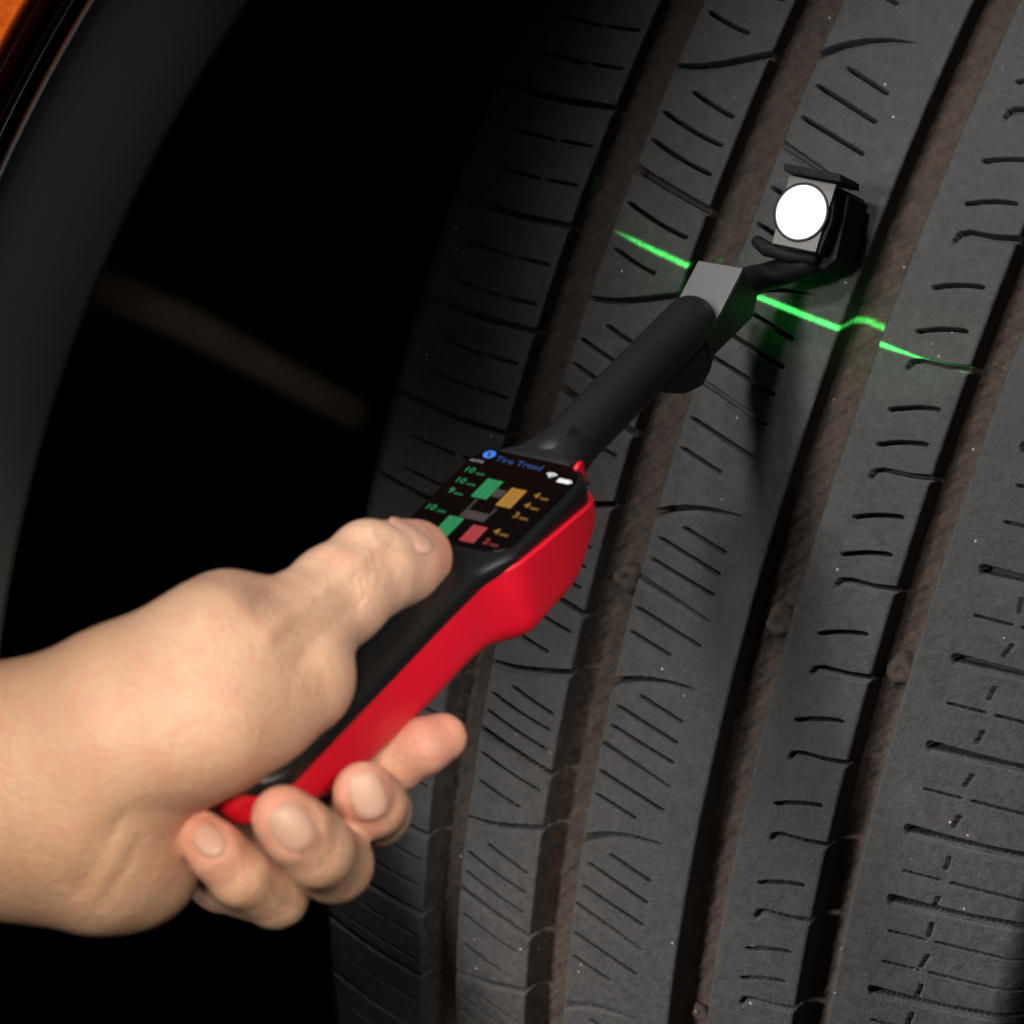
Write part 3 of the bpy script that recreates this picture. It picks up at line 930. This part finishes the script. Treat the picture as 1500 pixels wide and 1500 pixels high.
M_NAIL = plain('fingernail', (0.49, 0.285, 0.215), 0.42, 0.4, vary=0.05)

FPX = FOC * 1500.0
def cp(px, py, d):
    return np.array([(px - 750) / FPX * d, -(py - 750) / FPX * d, -d])

# every limb: chain of (picture x, y, distance m, radius in picture units); blended where they join
HAND = [
    # (blend mm, chain)
    (6, [(-420, 1100, .648, 128), (40, 1098, .636, 126), (180, 1040, .630, 124), (318, 966, .632, 116), (430, 918, .645, 70)]),
    (6, [(-420, 1222, .656, 124), (40, 1216, .648, 124), (120, 1222, .646, 122)]),
    (12, [(-420, 1165, .648, 135), (-100, 1160, .638, 138), (120, 1165, .632, 138)]),
    (8, [(200, 1075, .626, 122), (300, 1045, .627, 120), (430, 992, .638, 92)]),
    (6, [(250, 1088, .630, 96), (370, 1048, .632, 80)]),
    (14, [(110, 1205, .642, 124), (175, 1252, .642, 100), (206, 1268, .645, 84)]),
    (8, [(120, 1120, .665, 120), (300, 1110, .680, 110), (390, 1060, .69, 90)]),      # back of the palm
    (5, [(425, 930, .645, 80), (495, 872, .655, 74), (548, 834, .664, 67), (582, 826, .671, 61), (606, 817, .677, 57)]),
]
FINGERS = [
    (1.2, [(297, 1226, .631, 38), (318, 1248, .630, 43), (352, 1282, .633, 46), (404, 1311, .644, 48), (330, 1280, .668, 56), (250, 1220, .690, 60)]),
    (1.2, [(416, 1198, .616, 48), (436, 1218, .617, 52), (464, 1245, .622, 55), (490, 1266, .634, 56), (430, 1225, .664, 60), (330, 1140, .692, 60)]),
    (1.2, [(534, 1162, .634, 47), (544, 1177, .638, 51), (550, 1188, .648, 51), (530, 1180, .668, 54), (390, 1090, .70, 58)]),
    (1.2, [(647, 1081, .668, 37), (618, 1094, .665, 42), (575, 1115, .668, 48), (500, 1130, .684, 50), (400, 1080, .705, 56)]),
]

def build_hand():
    step = 0.00095
    lo = cp(-420, 1420, .66); hi = cp(720, 720, .66)
    x0, x1 = -0.158, 0.004 + 0.0
    x0, x1 = cp(-330, 0, .66)[0], cp(710, 0, .68)[0] + .004
    y0, y1 = cp(0, 1400, .66)[1] - .004, cp(0, 735, .68)[1] + .004
    z0, z1 = -0.735, -0.590
    xs = np.arange(x0, x1, step); ys = np.arange(y0, y1, step); zs = np.arange(z0, z1, step)
    X, Y, Z = np.meshgrid(xs.astype(np.float32), ys.astype(np.float32), zs.astype(np.float32), indexing='ij')
    def cone(a, b, ra, rb):
        d = b - a; L2 = float(d @ d)
        t = np.clip(((X - a[0]) * d[0] + (Y - a[1]) * d[1] + (Z - a[2]) * d[2]) / L2, 0, 1)
        return np.sqrt((X - a[0] - t * d[0]) ** 2 + (Y - a[1] - t * d[1]) ** 2 + (Z - a[2] - t * d[2]) ** 2) - (ra + t * (rb - ra))
    def smin(a, b, k):
        h = np.clip(0.5 + 0.5 * (b - a) / k, 0, 1)
        return b + (a - b) * h - k * h * (1 - h)
    def chain(c, kk=0.002):
        F = None
        P = [cp(*q[:3]) for q in c]; Rr = [q[3] / FPX * q[2] for q in c]
        for i in range(len(c) - 1):
            g = cone(P[i], P[i + 1], Rr[i], Rr[i + 1])
            F = g if F is None else smin(F, g, kk)
        return F
    F = None
    for k, c in HAND:
        g = chain(c, 0.003)
        F = g if F is None else smin(F, g, k / 1000)
    for k, c in FINGERS:
        F = smin(F, chain(c, 0.0015), k / 1000)
    # knuckle of the thumb, tendon swell
    def ball(q, r):
        p = cp(*q); return np.sqrt((X - p[0]) ** 2 + (Y - p[1]) ** 2 + (Z - p[2]) ** 2) - r
    F = smin(F, ball((532, 802, .660), 0.0052), 0.004)
    F = smin(F, ball((332, 903, .640), 0.0094), 0.006)
    # relief of the skin facing the camera: tendons, folds, nail beds (points and widths in picture units, height in mm)
    PX = 750 - FPX * X / Z; PY = 750 + FPX * Y / Z
    def relief(pts, amp, width):
        nonlocal F
        pts = np.asarray(pts, float)
        lo_, hi_ = pts.min(0) - 3 * width, pts.max(0) + 3 * width
        m = (PX > lo_[0]) & (PX < hi_[0]) & (PY > lo_[1]) & (PY < hi_[1]) & (np.abs(F) < 0.006)
        px, py = PX[m], PY[m]
        d = np.full(px.shape, 1e9)
        for i in range(len(pts) - 1):
            v = pts[i + 1] - pts[i]
            t = np.clip(((px - pts[i, 0]) * v[0] + (py - pts[i, 1]) * v[1]) / (v @ v), 0, 1)
            d = np.minimum(d, np.hypot(px - pts[i, 0] - t * v[0], py - pts[i, 1] - t * v[1]))
        F[m] -= amp / 1000 * np.exp(-(d / width) ** 2)
    def ring(cx, cy, ax, rx, ry, amp, width):
        a = np.linspace(0, 2 * math.pi, 25); ax = np.array(ax) / math.hypot(*ax); bx = np.array([-ax[1], ax[0]])
        relief([np.array([cx, cy]) + ax * ry * math.cos(t) + bx * rx * math.sin(t) for t in a], amp, width)
    relief([(548, 800), (490, 846), (440, 890), (395, 925)], 0.9, 15)
    relief([(470, 822), (425, 858), (380, 880)], -0.7, 15)
    relief([(520, 885), (475, 925), (440, 965)], -0.6, 15)
    relief([(340, 870), (300, 905)], 0.5, 22)
    for k in (-15, 0, 15):
        relief([(517 + k, 782), (535 + k, 812), (540 + k, 850)], -0.16, 4.5)
    relief([(577, 797), (602, 801), (628, 812)], -0.5, 8)
    relief([(112, 1312), (148, 1258), (178, 1200)], -0.40, 7)
    relief([(150, 1326), (182, 1275), (204, 1232)], -0.35, 7)
    relief([(285, 1190), (235, 1184), (180, 1196), (140, 1236), (118, 1290)], -0.55, 18)
    relief([(230, 1130), (300, 1120), (380, 1080)], 0.35, 40)
    relief([(440, 1266), (492, 1222)], -0.30, 5)
    relief([(452, 1276), (503, 1233)], -0.20, 4)
    relief([(330, 1304), (374, 1260)], -0.28, 5)
    relief([(576, 1188), (598, 1150)], -0.2, 5)
    relief([(600, 1078), (612, 1112)], -0.3, 5)
    ring(300, 1226, (-0.65, -0.75), 26, 33, -0.30, 5)
    ring(432, 1212, (-0.62, -0.78), 34, 42, -0.35, 6)
    ring(543, 1166, (-0.35, -0.93), 33, 42, -0.35, 6)
    # naive surface nets
    S = F < 0
    nx, ny, nz = S.shape
    cells = np.zeros((nx - 1, ny - 1, nz - 1), np.int8)
    for dx in (0, 1):
        for dy in (0, 1):
            for dz in (0, 1):
                cells += S[dx:nx - 1 + dx, dy:ny - 1 + dy, dz:nz - 1 + dz]
    act = (cells > 0) & (cells < 8)
    ai = np.argwhere(act)
    vid = np.full(act.shape, -1, np.int64); vid[act] = np.arange(len(ai))
    acc = np.zeros((len(ai), 3)); cnt = np.zeros(len(ai))
    cor = [(i, j, k) for i in (0, 1) for j in (0, 1) for k in (0, 1)]
    val = {c: F[ai[:, 0] + c[0], ai[:, 1] + c[1], ai[:, 2] + c[2]] for c in cor}
    for c in cor:
        for ax in range(3):
            if c[ax] == 0:
                c2 = list(c); c2[ax] = 1; c2 = tuple(c2)
                f0, f1 = val[c], val[c2]
                m = (f0 < 0) != (f1 < 0)
                t = np.where(m, f0 / np.where(m, f0 - f1, 1), 0)
                p = np.array(c, float)[None, :].repeat(len(ai), 0); p[:, ax] = t
                acc[m] += p[m]; cnt[m] += 1
    V = (ai + acc / cnt[:, None]) * step + np.array([xs[0], ys[0], zs[0]])
    Q = []
    for ax in range(3):
        sl0 = [slice(1, nx - 1), slice(1, ny - 1), slice(1, nz - 1)]; sl1 = list(sl0)
        sl0[ax] = slice(0, [nx, ny, nz][ax] - 1); sl1[ax] = slice(1, [nx, ny, nz][ax])
        A, B = S[tuple(sl0)], S[tuple(sl1)]
        e = np.argwhere(A != B)
        fl = A[A != B]
        off = np.array([1, 1, 1]); off[ax] = 0
        e = e + off
        b_, c_ = [(1, 2), (2, 0), (0, 1)][ax]
        def v(db, dc):
            q = e.copy(); q[:, b_] -= db; q[:, c_] -= dc
            return vid[q[:, 0], q[:, 1], q[:, 2]]
        quad = np.stack([v(1, 1), v(0, 1), v(0, 0), v(1, 0)], -1)
        quad[~fl] = quad[~fl][:, ::-1]
        Q.append(quad)
    Q = np.concatenate(Q); Q = Q[(Q >= 0).all(1)]
    # light smoothing
    E = np.concatenate([Q[:, [0, 1]], Q[:, [1, 2]], Q[:, [2, 3]], Q[:, [3, 0]]])
    deg = np.bincount(E.ravel(), minlength=len(V))[:, None]
    for lam in (0.5, -0.52, 0.5, -0.52, 0.5, -0.52):
        s = np.stack([np.bincount(E[:, 0], V[E[:, 1], k], len(V)) + np.bincount(E[:, 1], V[E[:, 0], k], len(V)) for k in range(3)], -1)
        V = V + lam * (s / deg - V)
    me = mesh_np('person', cam2w(V), Q)
    # flushed fingertips: a property of the skin
    tips = [(cp(300, 1228, .628), .009), (cp(415, 1195, .612), .010), (cp(533, 1160, .630), .010), (cp(640, 1085, .665), .012), (cp(628, 800, .675), .010)]
    fl = np.zeros(len(V))
    for p, r in tips:
        fl = np.maximum(fl, 0.65 * np.exp(-(np.linalg.norm(V - p, axis=1) / r) ** 2))
    at_ = me.attributes.new('flush', 'FLOAT', 'POINT'); at_.data.foreach_set('value', fl.astype(np.float32))
    return me, V, Q

hand_me, HV, HQ = build_hand()
person = link('person', hand_me, M_SKIN, None, True)
person['label'] = 'bare left hand and wrist gripping the red scanner, thumb on its screen'
person['category'] = 'hand'

def nail(px, py, dirpx, length, width, tilt=(0, 0, 1), curve_r=0.0075, lift=0.0002):
    """a curved nail plate set on the skin where the sight line through px, py meets it"""
    ray = np.array([(px - 750) / FPX, -(py - 750) / FPX, -1.0])
    pr = HV / -HV[:, 2:3]
    d2 = ((pr[:, :2] - ray[:2]) ** 2).sum(1) * FPX ** 2
    near = np.where(d2 < 7.0 ** 2)[0]
    i = near[np.argmax(HV[near, 2])]
    p = HV[i]
    nb = np.where(np.linalg.norm(HV - p, axis=1) < 0.0042)[0]
    co = HV[nb] - HV[nb].mean(0)
    _, _, vt = np.linalg.svd(co, full_matrices=False)
    nrm = vt[2]
    if nrm[2] < 0:
        nrm = -nrm
    nrm = nrm + 0.0 * np.array(tilt); nrm /= np.linalg.norm(nrm)
    t = np.array([dirpx[0], -dirpx[1], 0.0]); t -= nrm * (t @ nrm); t /= np.linalg.norm(t)
    b = np.cross(nrm, t)
    c = p + nrm * lift
    rings, n = 9, 36
    V = []
    for r in range(rings):
        s = r / (rings - 1)
        for k in range(n):
            a = 2 * math.pi * k / n
            e = 2 / 2.7
            u = math.copysign(abs(math.cos(a)) ** e, math.cos(a)) * s * width / 2
            w = math.copysign(abs(math.sin(a)) ** e, math.sin(a)) * s * length / 2
            z = -u * u / (2 * curve_r) - w * w / (2 * curve_r * 3.0) + 0.00012 - 0.0004 * max(0, s - .86) / .14
            V.append(c + b * u + t * w + nrm * z)
    V = np.array(V)
    me = mesh_np('fingernail', cam2w(V), grid_quads(rings, n, wrap_v=True))
    return link('fingernail', me, M_NAIL, person, True)
nail(300, 1226, (-0.65, -0.75), 0.0078, 0.0060, curve_r=.0052)
nail(432, 1212, (-0.62, -0.78), 0.0100, 0.0080)
nail(543, 1166, (-0.35, -0.93), 0.0098, 0.0076)
nail(610, 775, (0.95, 0.15), 0.0115, 0.0095, curve_r=.0085)
